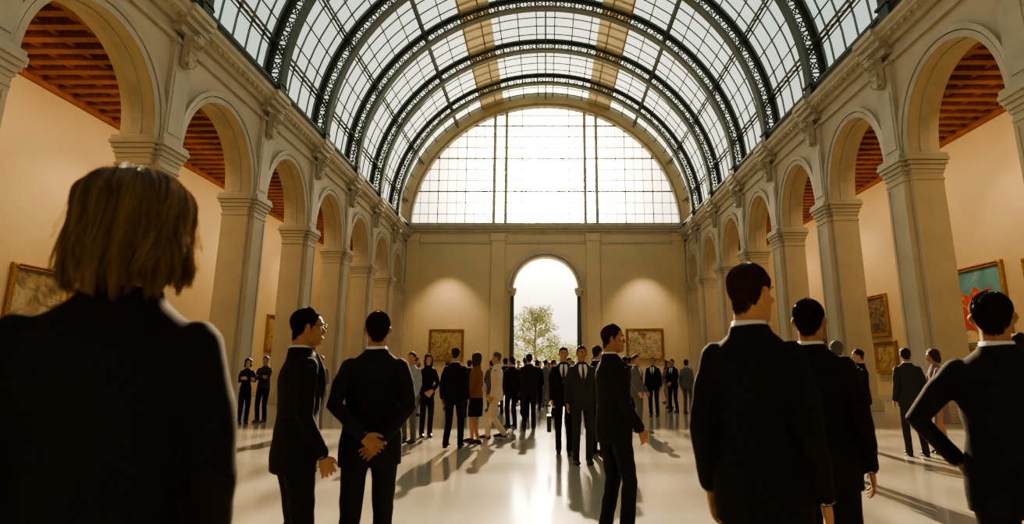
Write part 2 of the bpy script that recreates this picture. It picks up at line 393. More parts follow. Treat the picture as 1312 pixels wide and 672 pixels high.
    def hsurf(a,t,extra=0,zadd=0):
        z0=zmin(a)+zadd; z=z0+(.2349-z0)*math.sin(min(t,1)*math.pi/2)**.9
        f,b,w=hring(z)
        if hair=='short' and z<.085 and math.cos(a)<0: w=max(w,.0585); b=min(b,-.079)
        if longr and z<.13:
            f,b,w=hring(.13); k=(.13-z); w=w+.22*k-1.5*k*k; b=b-.14*k+1.2*k*k
            if hair=='long': w=max(min(w,.085),.06); b=-.095+.2*k
        c=(f+b)/2; h=(f-b)/2
        of=(.0008 if hair=='short' else .009)+vol*min(1,t*1.5)**1.0+extra
        if hair=='short': of+=.006*max(0,math.cos(a))*min(1,t*2)*max(0,(z-.15)/.085)
        sc=min(1,(w/.068))**.9
        return ((w+of*sc)*math.sin(a), c+(h+of*sc)*math.cos(a), z+of*max(0,(z-.12)/.115)**1.2)
    na=48;nz=20
    V=[];F=[]
    for i in range(nz+1):
        t=i/nz
        for j in range(na):
            a=-math.pi+2*math.pi*j/na
            n_=.0014*math.sin(a*13+t*9+NP)+.0012*math.sin(a*29+t*4)+.0016*math.sin(a*5+t*13+NP*2)
            if hair=='short': n_*=min(1,t*4)
            if longr: n_+=.004*math.sin(a*4+t*11+NP)
            V.append(hx(hsurf(a,t,n_)))
    for i in range(nz):
        for j in range(na): F.append((i*na+j,i*na+(j+1)%na,(i+1)*na+(j+1)%na,(i+1)*na+j))
    V.append(hx((0,-.009,.235+vol+.003))); q=len(V)-1
    for j in range(na): F.append((nz*na+j,nz*na+(j+1)%na,q))
    g.add(V,F)
    if hero:
        nc=60; cl=[]
        for k in range(nc):
            cl.append((-math.pi+2*math.pi*(k+.5)/nc+random.uniform(-.04,.04),random.uniform(-.060,-.018),random.uniform(0,6.28),random.uniform(.7,1.5),random.uniform(-.3,1.1),random.uniform(.0,.012)))
        for k in range(4600):
            ca,cz,ph,amp,fl,ly=random.choice(cl)
            if abs(ca)<.75: continue
            a0_=ca+random.gauss(0,.085); lay=ly+random.random()**1.6*.012; N=18; t1=random.uniform(.45,1.0)
            pts=[]; cz2=cz+random.uniform(-.008,.03)
            for i in range(N):
                u=i/(N-1); tt=t1*(1-u)
                conv=(a0_-ca)*(1-.6*u*u)
                aa=ca+conv+amp*.12*math.sin(u*7.5+ph)*u+.22*u*math.sin(ca*1.0+.6)
                ex=lay*min(1,u*2+.3)+.008*amp*math.sin(u*9.5+ph*1.3)*u+fl*.018*max(0,u-.7)/.3
                pts.append(hx(hsurf(aa,tt,ex,cz2)))
            g.tube(pts,[.0013]*(N-2)+[.0009,.0004],3,cap=False)
        for k in range(260):
            a=random.uniform(1.0,5.2); pts=[];ph=random.uniform(0,6); L=random.uniform(.01,.035); t_=random.uniform(.3,.9)
            for i in range(8):
                u=i/7; p=A(hsurf(a,max(0,t_-.7*u),.012+L*u*u)); p[2]+=.01*math.sin(u*4+ph); pts.append(hx(p))
            g.tube(pts,[.0006]*8,3,cap=False)
    if hair=='short' and det==2:
        for k in range(2000):
            a=random.uniform(-math.pi,math.pi); t1=random.uniform(.02,1.0); L=random.uniform(.06,.16); tw=random.uniform(-.10,.10)
            lift=random.uniform(.001,.004)
            pts=[hx(hsurf(a+tw*u,max(0.0,t1-L*u),.0005+lift*math.sin(u*2.4))) for u in (0,.33,.66,1)]
            g.tube(pts,[.001,.0012,.001,.0004],3,cap=False)
        for k in range(900):
            a=random.uniform(-math.pi,math.pi)
            if abs(a)<1.0: continue
            dz=random.uniform(.002,.013)
            pts=[hx(hsurf(a,.10*(1-u),.0008,-dz*u)) for u in (0,.5,1)]
            g.tube(pts,[.0008,.0008,.0003],3,cap=False)
    ho=part('hair',mkmesh('hair',g,hm,True))
    if not(det==2):
        so=ho.modifiers.new('s','SOLIDIFY'); so.thickness=.004
    if det==2 or front:
        for s in(-1,1):
            g=G(); g.ball((s*.032,.0735,.121),(.0125,.0125,.0125),10,hx); e=part('eye',mkmesh('eye',g,M_eye,True))
            g=G(); g.ball((s*.032,.0845,.121),(.0055,.003,.0055),8,hx); i_=part('iris',mkmesh('iris',g,M_iris,True)); i_.parent=e
            g=G(); g.tube([hx((s*.014,.096,.143)),hx((s*.034,.093,.150)),hx((s*.054,.074,.144))],[(.002,.0035)]*3,6,ref=(0,1,0)); part('eyebrow',mkmesh('eyebrow',g,hm,True))
        g=G(); g.tube([hx((-.022,.093,.056)),hx((0,.1015,.0575)),hx((.022,.093,.056))],[.003,.0055,.003],8); part('lips',mkmesh('lips',g,M_lip,True))
    if glasses:
        g=G()
        for s in(-1,1):
            pts=[hx((s*.034+.024*math.cos(t),.106-abs(.024*math.cos(t))*.15,.122+.019*math.sin(t))) for t in np.linspace(0,2*math.pi,17)]
            g.tube(pts,[.0024]*17,6,cap=False)
            g.tube([hx((s*.058,.102,.128)),hx((s*.074,.05,.130)),hx((s*.084,-.005,.130)),hx((s*.083,-.025,.112))],[.0024]*4,6)
        g.tube([hx((-.011,.108,.126)),hx((0,.112,.129)),hx((.011,.108,.126))],[.0022]*3,6)
        part('spectacles',mkmesh('spectacles',g,M_frame,True))
    sc=H/1.76; ob.scale=(sc,)*3
    if x is None:
        Y=(yc-(H-.12-CAMZ)*math.sin(TH))/math.cos(TH); X=(px-VX)*yc/FPX
    else: X,Y=x,y
    ob.location=(X,Y,0); ob.rotation_euler=(0,0,math.radians(rot)-math.atan2(X,Y))
    return ob
# near people (rot measured from looking straight away from the viewpoint)
person(168,1.25,1.83,-2,'coat',M_suit,hair='bob',hm=M_hairBl,pose='relax',yaw=-16,det=2,fem=True,wide=1.06,label='person with wavy blonde bob in long black coat')
person(391,3.47,1.78,-78,'suit',M_suit,hair='short',hm=M_hairD,skin=M_skinB,pose='side',pose2='side',yaw=0,det=2,front=True,glasses=True,label='person in black suit, white shirt and spectacles standing in profile')
person(484,3.67,1.78,2,'suit',M_navy,hair='short',hm=M_hairD,skin=M_skinB,pose='back',det=2,label='person in dark navy suit with hands clasped behind back',wide=.98)
person(783,4.76,1.78,-62,'suit',M_navy,hair='short',hm=M_hairB,skin=M_skinB,pose='low',pose2='low',yaw=-24,det=2,front=True,label='person in dark suit in profile with forearms held forward',stance=(.10,-.03,.10,.05),wide=1.06)
person(958,2.27,1.83,-14,'suit',M_suit,hair='short',hm=M_hairB,skin=M_skinA,pose='relax',yaw=-22,det=2,label='tall person in black suit with brown hair, head turned aside',wide=.88)
person(1036,3.02,1.78,-4,'suit',M_suit,hair='short',hm=M_hairD,skin=M_skinB,pose='relax',yaw=-6,det=2,label='person in black suit standing close beside a taller person',wide=.94)
person(1272,2.5,1.75,-3,'suit',M_navy,hair='short',hm=M_hairD,skin=M_skinB,pose='hips',det=2,label='person in dark navy suit with hands on hips',wide=.98)
person(1306,5.5,1.76,-20,'suit',M_char,hair='short',skin=M_skinB,pose='relax',det=1,label='person in charcoal suit standing near the arcade')
# mid people
person(1160,9.3,1.76,20,'suit',M_char,pose='relax',skin=M_skinB,label='person in charcoal suit standing with back turned',stance=(.12,0,.12,0))
person(1196,9.5,1.74,110,'dress',M_mauve,fem=True,hair='bob',hm=M_hairB,pose='cross',label='person in mauve-grey dress with arms folded')
person(1100,9.9,1.76,95,'suit',M_suit,pose='front',front=True,label='person in black suit standing side-on with hands together')
person(1072,7.4,1.78,20,'suit',M_char,hm=M_hairG,pose='relax',label='grey-haired person in charcoal suit')
person(318,14.6,1.68,-170,'shirt',M_suit,fem=True,hair='bob',hm=M_hairD,pose='cross',label='person in black top and trousers with arms folded')
person(341,15.1,1.76,150,'shirt',M_char,bm=M_suit,pose='cross',skin=M_skinB,label='person in dark shirt with arms folded beside a pillar')
person(411,13.0,1.72,160,'suit',M_grey,pose='front',front=True,hm=M_hairG,label='person in grey suit near a pillar')
person(528,11.0,1.74,150,'shirt',M_bluesh,bm=M_grey,pose='low',label='person in pale blue shirt and grey trousers')
person(549,11.9,1.72,-170,'short',M_suit,bm=M_suit,fem=True,hair='long',hm=M_hairB,pose='front',label='person with long brown hair in black jacket and trousers')
person(584,10.1,1.80,-15,'suit',M_suit,pose='relax',stance=(.08,-.18,.08,.20),label='person in black suit walking with back turned')
person(611,10.9,1.72,60,'short',M_brown,bm=M_suit,fem=True,hair='long',hm=M_hairB,pose='low',stance=(.08,-.10,.08,.12),skirt=True,label='person in brown jacket and black skirt')
person(637,11.5,1.76,80,'suit',M_cream,bm=M_cream,pose='low',pose2='relax',stance=(.08,-.16,.08,.20),hm=M_hairG,label='person in cream suit walking')
person(656,13.8,1.72,30,'suit',M_suit,pose='relax',label='person in black suit standing in the crowd')
person(678,13.2,1.78,0,'suit',M_navy,pose='front',wide=1.05,label='broad-shouldered person in navy suit with back turned')
person(722,9.55,1.78,180,'suit',M_suit,pose='side',pose2='relax',front=True,label='person in black suit walking forward holding a briefcase',stance=(.09,.10,.09,-.10))
person(745,8.6,1.76,-170,'suit',M_char,pose='relax',front=True,skin=M_skinB,label='person in charcoal suit facing the crowd')
person(765,9.4,1.80,-40,'suit',M_suit,pose='front',hm=M_hairD,label='person in black suit conversing')
person(815,12.8,1.74,-120,'suit',M_grey,pose='low',front=True,hm=M_hairB,label='person in grey suit gesturing',stance=(.09,-.08,.09,.10))
person(800,15.5,1.76,10,'suit',M_char,pose='relax',label='person in charcoal suit in the crowd')
person(836,17.0,1.76,170,'suit',M_navy,pose='relax',front=True,label='person in navy suit standing near the end wall')
person(861,18.6,1.74,150,'suit',M_suit,pose='front',front=True,stance=(.12,0,.12,0),label='person in black suit with hands clasped')
person(879,18.0,1.72,-20,'suit',M_grey,pose='relax',label='person in grey suit near the end wall')
GR='distant crowd of visitors'
vars_=[person(0,1,x=-1.3,y=18.0,top_='suit',tm=M_suit,pose='relax',det=0,rot=10,label='person in dark suit in the distant crowd',group=GR),
 person(0,1,x=1.5,y=17.2,top_='suit',tm=M_grey,pose='front',det=0,rot=170,label='person in grey suit in the distant crowd',group=GR),
 person(0,1,x=-3.6,y=20.5,top_='dress',tm=M_mauve,fem=True,hair='long',hm=M_hairB,H=1.68,pose='relax',det=0,rot=-30,label='person in mauve dress in the distant crowd',group=GR),
 person(0,1,x=.9,y=20.5,top_='shirt',tm=M_bluesh,bm=M_char,pose='hips',det=0,rot=20,label='person in pale blue shirt in the distant crowd',group=GR),
 person(0,1,x=-.6,y=16.6,top_='suit',tm=M_brown,bm=M_suit,pose='relax',det=0,rot=0,stance=(.08,-.15,.08,.18),label='person in brown jacket walking in the distant crowd',group=GR)]
spots=[(.25,17.0,0),(.0,21.5,1),(.65,15.4,0),(-.25,23.5,3),(1.9,20.0,4),(2.5,22.5,0),(-1.9,22.0,1),(-2.3,16.8,0),(1.2,24.5,2),(.6,27.5,0),(-.9,27.0,1),(-1.7,30.0,0),(1.8,30.5,3),(3.1,19.3,1),(.3,31.5,4),(-3.0,24.0,0),(2.9,26.5,0),(-4.1,17.6,1),(5.2,24.0,0),(-5.6,24.5,3),(.1,25.5,2),(-1.2,24.6,4),(1.4,22.0,1),(4.6,21.0,2),(-.3,19.6,0),(2.6,17.3,0),(-1.9,19.6,1)]
for i,(x,y,k) in enumerate(spots):
    copy_thing(vars_[k],(x,y,0),random.uniform(0,6.28),random.uniform(.95,1.03))
g=G(); g.box(-.04,.04,-.18,.18,.0,.27)
cs=empty('briefcase',(.06,9.66,.37)); top(cs,'black leather briefcase held in a hand','bag')
obj('case_body',g,M_shoe,cs,bevel=.012)
g=G(); g.tube([(0,-.06,.27),(0,-.05,.31),(0,.05,.31),(0,.06,.27)],[.007]*4,8); obj('handle',g,M_shoe,cs,smooth=True)
# ================================================================ ARCHITECTURE
D=40.; XH=10.6; XA=11.5; ZS=7.6; RISE=2.35; ZT=12.17; XO=15.5; ZC=10.05; PW=1.1
Lf=[-4.9,0.,4.95,9.9,14.9,19.8,24.3,28.7,33.0,37.2]
Rf=[-2.2,2.4,6.95,11.5,16.1,20.5,24.7,28.8,33.0,37.2]
Y0=-8.
g=G(); g.box(-XO-1,XO+1,Y0-1,D+.9,-.3,0); struct(obj('floor',g,M_floor))
tr=0
def trim(g,m,smooth=False,bevel=0):
    global tr; tr+=1; return struct(obj('trim_%d'%tr,g,m,smooth=smooth,bevel=bevel))
def vault(phi,a=11.0,b=10.5): return (a*math.sin(phi),ZT+b*math.cos(phi))
pier_src={}
for side,FL in ((-1,Lf),(1,Rf)):
    nm='left' if side<0 else 'right'
    smp=[(Y0,ZS)]; bays=[]
    for i,f in enumerate(FL):
        n=(FL[i+1]-PW) if i+1<len(FL) else 39.5
        bays.append((f,n))
        c=(f+n)/2; r=(n-f)/2; rise=RISE if r>1.4 else 2.0
        smp.append((f,ZS))
        for k in range(1,24):
            t=math.pi*k/24; smp.append((c-r*math.cos(t),ZS+rise*math.sin(t)**.92))
        smp.append((n,ZS))
    smp.append((D,ZS))
    g=G(); V=[];F=[]
    for y,z in smp:
        for x in (side*XH,side*XA):
            V+= [(x,y,z),(x,y,ZT)]
    for i in range(len(smp)-1):
        a=i*4;b=a+4
        F+=[(a,b,b+1,a+1),(a+2,a+3,b+3,b+2),(a,a+2,b+2,b),(a+1,b+1,b+3,a+3)]
    g.add(V,F); o=obj('wall_arcade_'+nm,g,M_stone); fixn(o.data); struct(o)
    for (f,n) in bays:
        if n<2: continue
        c=(f+n)/2; r=(n-f)/2; rise=RISE if r>1.4 else 2.0
        g=G(); 
        for (o0,o1,pr) in ((-.03,.13,.05),(.16,.30,.09)):
            V=[];F=[];N=28
            for k in range(N+1):
                t=math.pi*k/N; cs_,sn=math.cos(t),math.sin(t)**.92
                for off,x in ((o0,XH+.02),(o0,XH-pr),(o1,XH-pr*1.3),(o1,XH+.02)):
                    V.append((side*x,c-(r+off)*cs_,ZS+(rise+off)*sn))
            for k in range(N):
                for q in range(4): F.append((k*4+q,k*4+(q+1)%4,(k+1)*4+(q+1)%4,(k+1)*4+q))
            F.append((0,1,2,3)); F.append((N*4,N*4+1,N*4+2,N*4+3))
            g.add(V,F)
        V=[];F=[];N=28
        for k in range(N+1):
            t=math.pi*k/N; cs_,sn=math.cos(t),math.sin(t)**.92
            for off,x in ((-.04,XH+.32),(-.04,XH+.60),(.02,XH+.60),(.02,XH+.32)):
                V.append((side*x,c-(r+off)*cs_,ZS+(rise+off)*sn))
        for k in range(N):
            for q in range(4): F.append((k*4+q,k*4+(q+1)%4,(k+1)*4+(q+1)%4,(k+1)*4+q))
        g.add(V,F)
        o=trim(g,M_stone2,smooth=False); fixn(o.data)
    s=side
    g=G(); g.prism_y([(s*(XH+.02),10.62),(s*(XH-.10),10.62),(s*(XH-.13),10.72),(s*(XH-.06),10.76),(s*(XH-.06),10.86),(s*(XH+.02),10.90)],Y0,D-.02); o=trim(g,M_stone2); fixn(o.data)
    g=G(); g.prism_y([(s*(XH+.02),11.12),(s*(XH-.12),11.12),(s*(XH-.18),11.22),(s*(XH-.42),11.34),(s*(XH-.42),11.44),(s*(XH-.52),11.52),(s*(XH-.55),11.62),(s*(XH+.02),11.66)],Y0,D-.02); o=trim(g,M_stone2); fixn(o.data)
    g=G(); g.prism_y([(s*(XH+.0),11.66),(s*(XH-.30),11.66),(s*(XH-.30),11.98),(s*(XH-.36),12.02),(s*(XH-.36),12.14),(s*(XH+.0),12.17)],Y0,D-.02); o=trim(g,M_iron); fixn(o.data)
    g=G(); y=Y0+.1
    while y<D-.3:
        g.box(min(s*(XH-.36),s*(XH-.10)),max(s*(XH-.36),s*(XH-.10)),y,y+.13,11.24,11.33); y+=.3
    trim(g,M_stone2)
    def bx(g,x0,x1,y0,y1,z0,z1):
        a=[-side*x0,-side*x1]; g.box(min(a),max(a),y0,y1,z0,z1)
    for i,f in enumerate(FL+[40.0]):
        n=f-PW if f<40 else 39.5
        h=(f-n)/2; key=(side,'n' if f<40 else 'e')
        yc_=(f+n)/2-(.06 if f>=40 else 0)
        if key not in pier_src:
            e=empty('arcade_pier',(side*11.05,yc_,0))
            top(e,'pale stone arcade pier with moulded base and capital','pillar','arcade piers along the hall')
            g=G(); bx(g,-.45,.45,-h,h,.45,7.0); bx(g,.45,.62,-h*.72,h*.72,.45,7.0)
            bx(g,.62,.645,-h*.72,-h*.52,.7,6.7); bx(g,.62,.645,h*.52,h*.72,.7,6.7)
            obj('shaft',g,M_stone,e,bevel=.02)
            g=G()
            for z0,z1,p in ((0,.30,.10),(.30,.38,.06),(.38,.47,.03)): bx(g,-.45-p,.45+p,-h-p,min(h+p,h+(0 if f>=40 else 9)),z0,z1); bx(g,.40,.62+p,-h*.72-p,h*.72+(p if f<40 else 0),z0,z1)
            obj('base',g,M_stone2,e,bevel=.015)
            g=G()
            for z0,z1,p in ((6.78,6.86,.03),(6.98,7.10,.03),(7.10,7.24,.07),(7.24,7.36,.12),(7.36,7.48,.17),(7.48,7.595,.14)):
                ph=0 if f>=40 else p*.8
                bx(g,-.45-p,.45+p,-h-p*.8,h+ph,z0,z1); bx(g,.40,.62+p,-h*.72-p,h*.72+ph,z0,z1)
            obj('capital',g,M_stone2,e,bevel=.015)
            g=G(); bx(g,.45,.60,-.36,.36,7.6,10.62); bx(g,.45,.66,-.40,.40,10.55,10.66)
            bx(g,.59,.625,-.26,.26,7.85,9.7)
            bx(g,.45,.72,-.42,.42,10.9,11.14)
            hh=.5 if f<40 else h
            for z0,z1,p in ((11.14,11.34,.90),(11.34,11.50,1.03),(11.50,11.68,1.10)): bx(g,.45,p,-hh,hh,z0,z1)
            pm=mkmesh('pilaster',g,M_stone2); pier_src[key]=(e,pm)
        else: copy_thing(pier_src[key][0],(side*11.05,yc_,0))
        tr+=1; po=struct(mko('trim_%d'%tr,pier_src[key][1],None,(side*11.05,yc_,0)))
        if f<40:
            if 'br' not in pier_src:
                e=empty('scroll_bracket',(0,0,0)); top(e,'carved acanthus scroll bracket under the cornice','bracket','scroll brackets under the cornice')
                prof=[]
                for k in range(13):
                    t=k/12; prof.append((.10+.34*t**1.6+.05*math.sin(t*9),-.95+.95*t))
                pts=[(0,-.95)]+prof+[(0,0)]
                g=G(); nP=len(pts)
                V=[(x,-.15,z) for x,z in pts]+[(x,.15,z) for x,z in pts]
                F=[(i,(i+1)%nP,nP+(i+1)%nP,nP+i) for i in range(nP)]+[tuple(range(nP))[::-1],tuple(range(nP,2*nP))]
                g.add(V,F); o=obj('console',g,M_stone2,e,bevel=.01); fixn(o.data)
                for (cx,cz,R0) in ((.36,-.16,.15),(.16,-.82,.10)):
                    g=G()
                    pts=[(cx+R0*(1-.75*u)*math.cos(u*11),-.0,cz+R0*(1-.75*u)*math.sin(u*11)) for u in np.linspace(0,1,26)]
                    for yy in(-.17,.17): g.tube([(p[0],yy,p[2]) for p in pts],[.028]*26,6)
                    g.tube([(cx,-.19,cz),(cx,.19,cz)],[R0*.55]*2,12)
                    obj('volute',g,M_stone2,e,smooth=True)
                g=G()
                for k in range(5):
                    a=(k-2)*.35
                    for q in range(3):
                        z=-.35-.2*q; g.tube([(.12+.03*q,math.sin(a)*.06,z-.2),(.22,math.sin(a)*.2,z-.02),(.30-.04*q,math.sin(a)*.26,z+.05),(.34-.05*q,math.sin(a)*.27,z+.0)],[.05,.05,.035,.02],6)
                obj('acanthus_leaf',g,M_stone2,e,smooth=True)
                pier_src['br']=e; e.location=(side*(XH-.17),(f+n)/2,10.90); e.rotation_euler=(0,0,0 if side<0 else math.pi)
            else: copy_thing(pier_src['br'],(side*(XH-.17),(f+n)/2,10.90),0 if side<0 else math.pi)
    g=G(); g.box(min(s*XO,s*(XO+.4)),max(s*XO,s*(XO+.4)),Y0,D,0,ZC+.6); struct(obj('wall_'+nm,g,M_wall))
    g=G(); g.box(min(s*XO,s*(XO-.05)),max(s*XO,s*(XO-.05)),Y0,D,0,.28); struct(obj('baseboard_'+nm,g,M_stone2,bevel=.01))
    g=G(); xa,xb=min(s*XA,s*XO),max(s*XA,s*XO)
    g.box(xa,xb,Y0,D,ZC+.38,ZC+.55)
    y=Y0+.2
    while y<D-.2:
        g.box(xa,xb,y,y+.22,ZC+.02,ZC+.38); y+=.55
    for k in range(4):
        x=xa+(xb-xa)*(k+.5)/4; g.box(x-.08,x+.08,Y0,D,ZC+.10,ZC+.36)
    g.box(xa,xa+.14,Y0,D,ZC-.12,ZC+.2); g.box(xb-.14,xb,Y0,D,ZC-.12,ZC+.2)
    struct(obj('ceiling_'+nm,g,M_wood))
def endwall(name,y0,y1,door):
    g=G(); xs=[-XO-.4]
    DW=2.4;ZD=7.25
    if door: xs+= [-DW]+[-DW*math.cos(math.pi*k/24) for k in range(1,24)]+[DW]
    xs+=[XO+.4]
    def zb(x): return ZD+math.sqrt(max(DW*DW-x*x,0)) if door and abs(x)<=DW else 0
    cols=[]
    for x in xs:
        if door and abs(abs(x)-DW)<1e-6:
            cols+= [(x,0),(x,ZD)] if x<0 else [(x,ZD),(x,0)]
        else: cols.append((x,zb(x)))
    V=[];F=[]
    for x,z in cols: V+=[(x,y0,z),(x,y0,ZT),(x,y1,z),(x,y1,ZT)]
    for i in range(len(cols)-1):
        a=i*4;b=a+4
        if abs(cols[i][0]-cols[i+1][0])<1e-6: F.append((a,b,b+2,a+2)); continue
        F+=[(a,b,b+1,a+1),(a+2,a+3,b+3,b+2),(a,a+2,b+2,b),(a+1,b+1,b+3,a+3)]
    g.add(V,F); o=obj(name,g,M_endwall); fixn(o.data); return struct(o)
endwall('wall_back',D,D+.8,True)
g=G(); g.box(-XO-.4,XO+.4,Y0-.4,Y0,0,ZT)
N=30
V=[];F=[]
for k in range(N+1):
    x,z=vault(-math.pi/2+math.pi*k/N); V+=[(x,Y0-.4,ZT-.01),(x,Y0-.4,z),(x,Y0,ZT-.01),(x,Y0,z)]
for k in range(N):
    a=k*4;b=a+4; F+=[(a,b,b+1,a+1),(a+2,a+3,b+3,b+2)]
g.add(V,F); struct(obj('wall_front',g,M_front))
g=G()
for z0,z1,p in ((11.45,11.6,.08),(11.6,11.8,.18),(11.8,11.95,.32),(11.95,12.2,.38)): g.box(-10.55,10.55,D-p,D+.02,z0,z1)
g.box(-10.55,10.55,D-.07,D,10.7,10.85)
trim(g,M_stone2)
for x0,x1 in ((-4.05,-3.05),(3.05,4.05),(-10.4,-9.5),(9.5,10.4)):
    g=G(); g.box(x0,x1,D-.14,D,.4,11.45); g.box(x0-.08,x1+.08,D-.22,D,0,.45); g.box(x0-.06,x1+.06,D-.2,D,10.9,11.45); trim(g,M_endwall,bevel=.02)
g=G(); g.box(-10.5,-2.5,D-.06,D,0,.35); g.box(2.5,10.5,D-.06,D,0,.35); struct(obj('baseboard_back',g,M_stone2))
g=G()
for o0,o1,pr in ((.0,.18,.10),(.22,.42,.16)):
    V=[];F=[];N=28
    for k in range(N+1):
        t=math.pi*k/N
        for off,y in ((o0,D+.02),(o0,D-pr),(o1,D-pr),(o1,D+.02)): V.append((-(2.4+off)*math.cos(t),y,7.25+(2.4+off)*math.sin(t)))
    for k in range(N):
        for q in range(4): F.append((k*4+q,k*4+(q+1)%4,(k+1)*4+(q+1)%4,(k+1)*4+q))
    g.add(V,F)
o=trim(g,M_stone2); fixn(o.data)
def column(x):
    e=empty('door_column',(x,D-.38,0)); top(e,'slender dark stone column flanking the arched doorway','column','columns at the arched doorway')
    g=G(); g.tube([(0,0,.4),(0,0,3),(0,0,6.7)],[.17,.17,.14],20,cap=False); obj('shaft',g,M_iron,e,smooth=True)
    g=G(); g.box(-.26,.26,-.26,.26,0,.2); g.tube([(0,0,.2),(0,0,.42)],[.24,.19],20,cap=False); obj('base',g,M_stone2,e,bevel=.01)
    g=G(); g.tube([(0,0,6.65),(0,0,6.85),(0,0,7.0)],[.16,.2,.28],16,cap=False); g.box(-.3,.3,-.3,.3,7.0,7.25)
    for k in range(8):
        a=k*math.pi/4; g.tube([(.15*math.cos(a),.15*math.sin(a),6.7),(.24*math.cos(a),.24*math.sin(a),6.9),(.3*math.cos(a),.3*math.sin(a),6.92)],[.05,.045,.02],6)
    obj('capital',g,M_stone2,e,bevel=.01)
    return e
c=column(-2.42); copy_thing(c,(2.42,D-.38,0))
def arcring(g,a0,b0,a1,b1,y0,y1,N=72,z=ZT):
    V=[];F=[]
    for k in range(N+1):
        t=-math.pi/2+math.pi*k/N
        for a,b in((a0,b0),(a1,b1)):
            for y in(y0,y1): V.append((a*math.sin(t),y,z+b*math.cos(t)))
    for k in range(N):
        p=k*4;q=p+4; F+=[(p,p+1,q+1,q),(p+2,q+2,q+3,p+3),(p,q,q+2,p+2),(p+1,p+3,q+3,q+1)]
    F+=[(0,2,3,1),(N*4,N*4+1,N*4+3,N*4+2)]
    g.add(V,F)
g=G(); arcring(g,10.35,9.85,11.1,10.62,D-.35,D+.6); o=trim(g,M_band); fixn(o.data)
g=G(); arcring(g,10.15,9.66,10.38,9.88,D-.1,D+.4); o=trim(g,M_stone2); fixn(o.data)
def ztop(x,a=10.3,b=9.8): return ZT+b*math.sqrt(max(0,1-(x/a)**2))
g=G(); V=[(0,D+.25,ZT)];N=60
for k in range(N+1):
    t=-math.pi/2+math.pi*k/N; V.append((10.3*math.sin(t),D+.25,ZT+9.8*math.cos(t)))
g.add(V,[(0,k,k+1) for k in range(1,N+1)]); win=struct(obj('window_1',g,M_glass2))
for x in (-3.95,-3.05,3.05,3.95):
    g=G(); g.box(x-.12,x+.12,D+.02,D+.38,ZT,ztop(x)); obj('mullion',g,M_stone2,win)
g2=G()
xs=[s*v for s in(-1,1) for v in (.61,1.22,1.83,2.44,4.75,5.45,6.15,6.85,7.55,8.25,8.95,9.6)]+[0]
for x in xs:
    w=.022 if abs(x) not in (6.15,8.25,1.83) else .04
    g2.box(x-w,x+w,D+.18,D+.30,ZT,ztop(x))
for i,z in enumerate([.9,1.8,2.7,3.6,4.5,5.4,6.3,7.2,8.1,9.0]):
    xx=10.3*math.sqrt(1-(z/9.8)**2); w=.02 if i%3!=2 else .045
    g2.box(-xx,xx,D+.17,D+.31,ZT+z-w,ZT+z+w)
obj('glazing_bar',g2,M_bar,win)
g=G(); g.box(-10.4,10.4,D+.05,D+.45,ZT-.02,ZT+.18); trim(g,M_stone2)
# roof ribs
RY=[-4.6,.3,5.0,9.9,14.7,19.5,23.9,28.2,32.45,36.65]
rib=empty('roof_rib',(0,RY[0],0)); top(rib,'arched green-grey iron lattice rib of the glass vault','roof rib','iron ribs of the glass vault')
g=G(); arcring(g,10.86,10.37,10.98,10.49,-.24,.24); o=obj('outer_chord',g,M_iron,rib); fixn(o.data)
g=G(); arcring(g,10.16,9.69,10.28,9.81,-.20,.20); arcring(g,10.28,9.81,10.40,9.93,-.05,.05); arcring(g,10.74,10.25,10.86,10.37,-.05,.05); o=obj('inner_chord',g,M_iron,rib); fixn(o.data)
g=G(); NC=52
for k in range(NC):
    t0=-math.pi/2+math.pi*k/NC; t1=-math.pi/2+math.pi*(k+1)/NC; tm_=(t0+t1)/2
    P=lambda t,r:(r*math.sin(t),0,ZT+(r-.49)*math.cos(t))
    g.tube([P(t0,10.38),P(t1,10.78)],[.03]*2,4,cap=False); g.tube([P(t0,10.78),P(t1,10.38)],[.03]*2,4,cap=False)
    g.tube([P(t0,10.38),P(t0,10.78)],[.038]*2,4,cap=False)
    c=A(P(tm_,10.58)); pts=[c+A([.14*math.cos(q),0,.14*math.sin(q)]) for q in np.linspace(0,2*math.pi,11)]
    g.tube(pts,[.03]*11,4,cap=False)
obj('lattice_web',g,M_iron,rib)
for s in(-1,1):
    g=G(); a=[s*10.15,s*11.0]; g.box(min(a),max(a),-.24,.24,11.7,12.3); g.box(min(a)-.06,max(a)+.0,-.3,.3,12.14,12.24); obj('foot',g,M_iron,rib,bevel=.02)
for y in RY[1:]: copy_thing(rib,(0,y,0))
edges=[Y0]+RY+[D]
wn=1
BAND=(math.radians(17.5),math.radians(27.5))
for i in range(len(edges)-1):
    y0,y1=edges[i],edges[i+1]; wn+=1
    g=G(); V=[];F=[];N=60
    for k in range(N+1):
        x,z=vault(-math.pi/2+math.pi*k/N,10.95,10.45); V+=[(x,y0,z),(x,y1,z)]
    F=[(k*2,k*2+1,k*2+3,k*2+2) for k in range(N)]
    g.add(V,F); wo=struct(obj('window_%d'%wn,g,M_glass,smooth=True))
    g=G(); L=y1-y0; nr=max(3,int(round(L/.85)))
    for k in range(1,nr):
        y=y0+L*k/nr; arcring(g,10.86,10.36,10.93,10.43,y-.022,y+.022,N=48)
    for d in range(-87,88,6):
        ph=math.radians(d)
        x,z=vault(ph,10.87,10.37); g.tube([(x,y0,z),(x,y1,z)],[.042 if d%12 else .028]*2,4,cap=False)
    obj('glazing_bar',g,M_bar,wo)
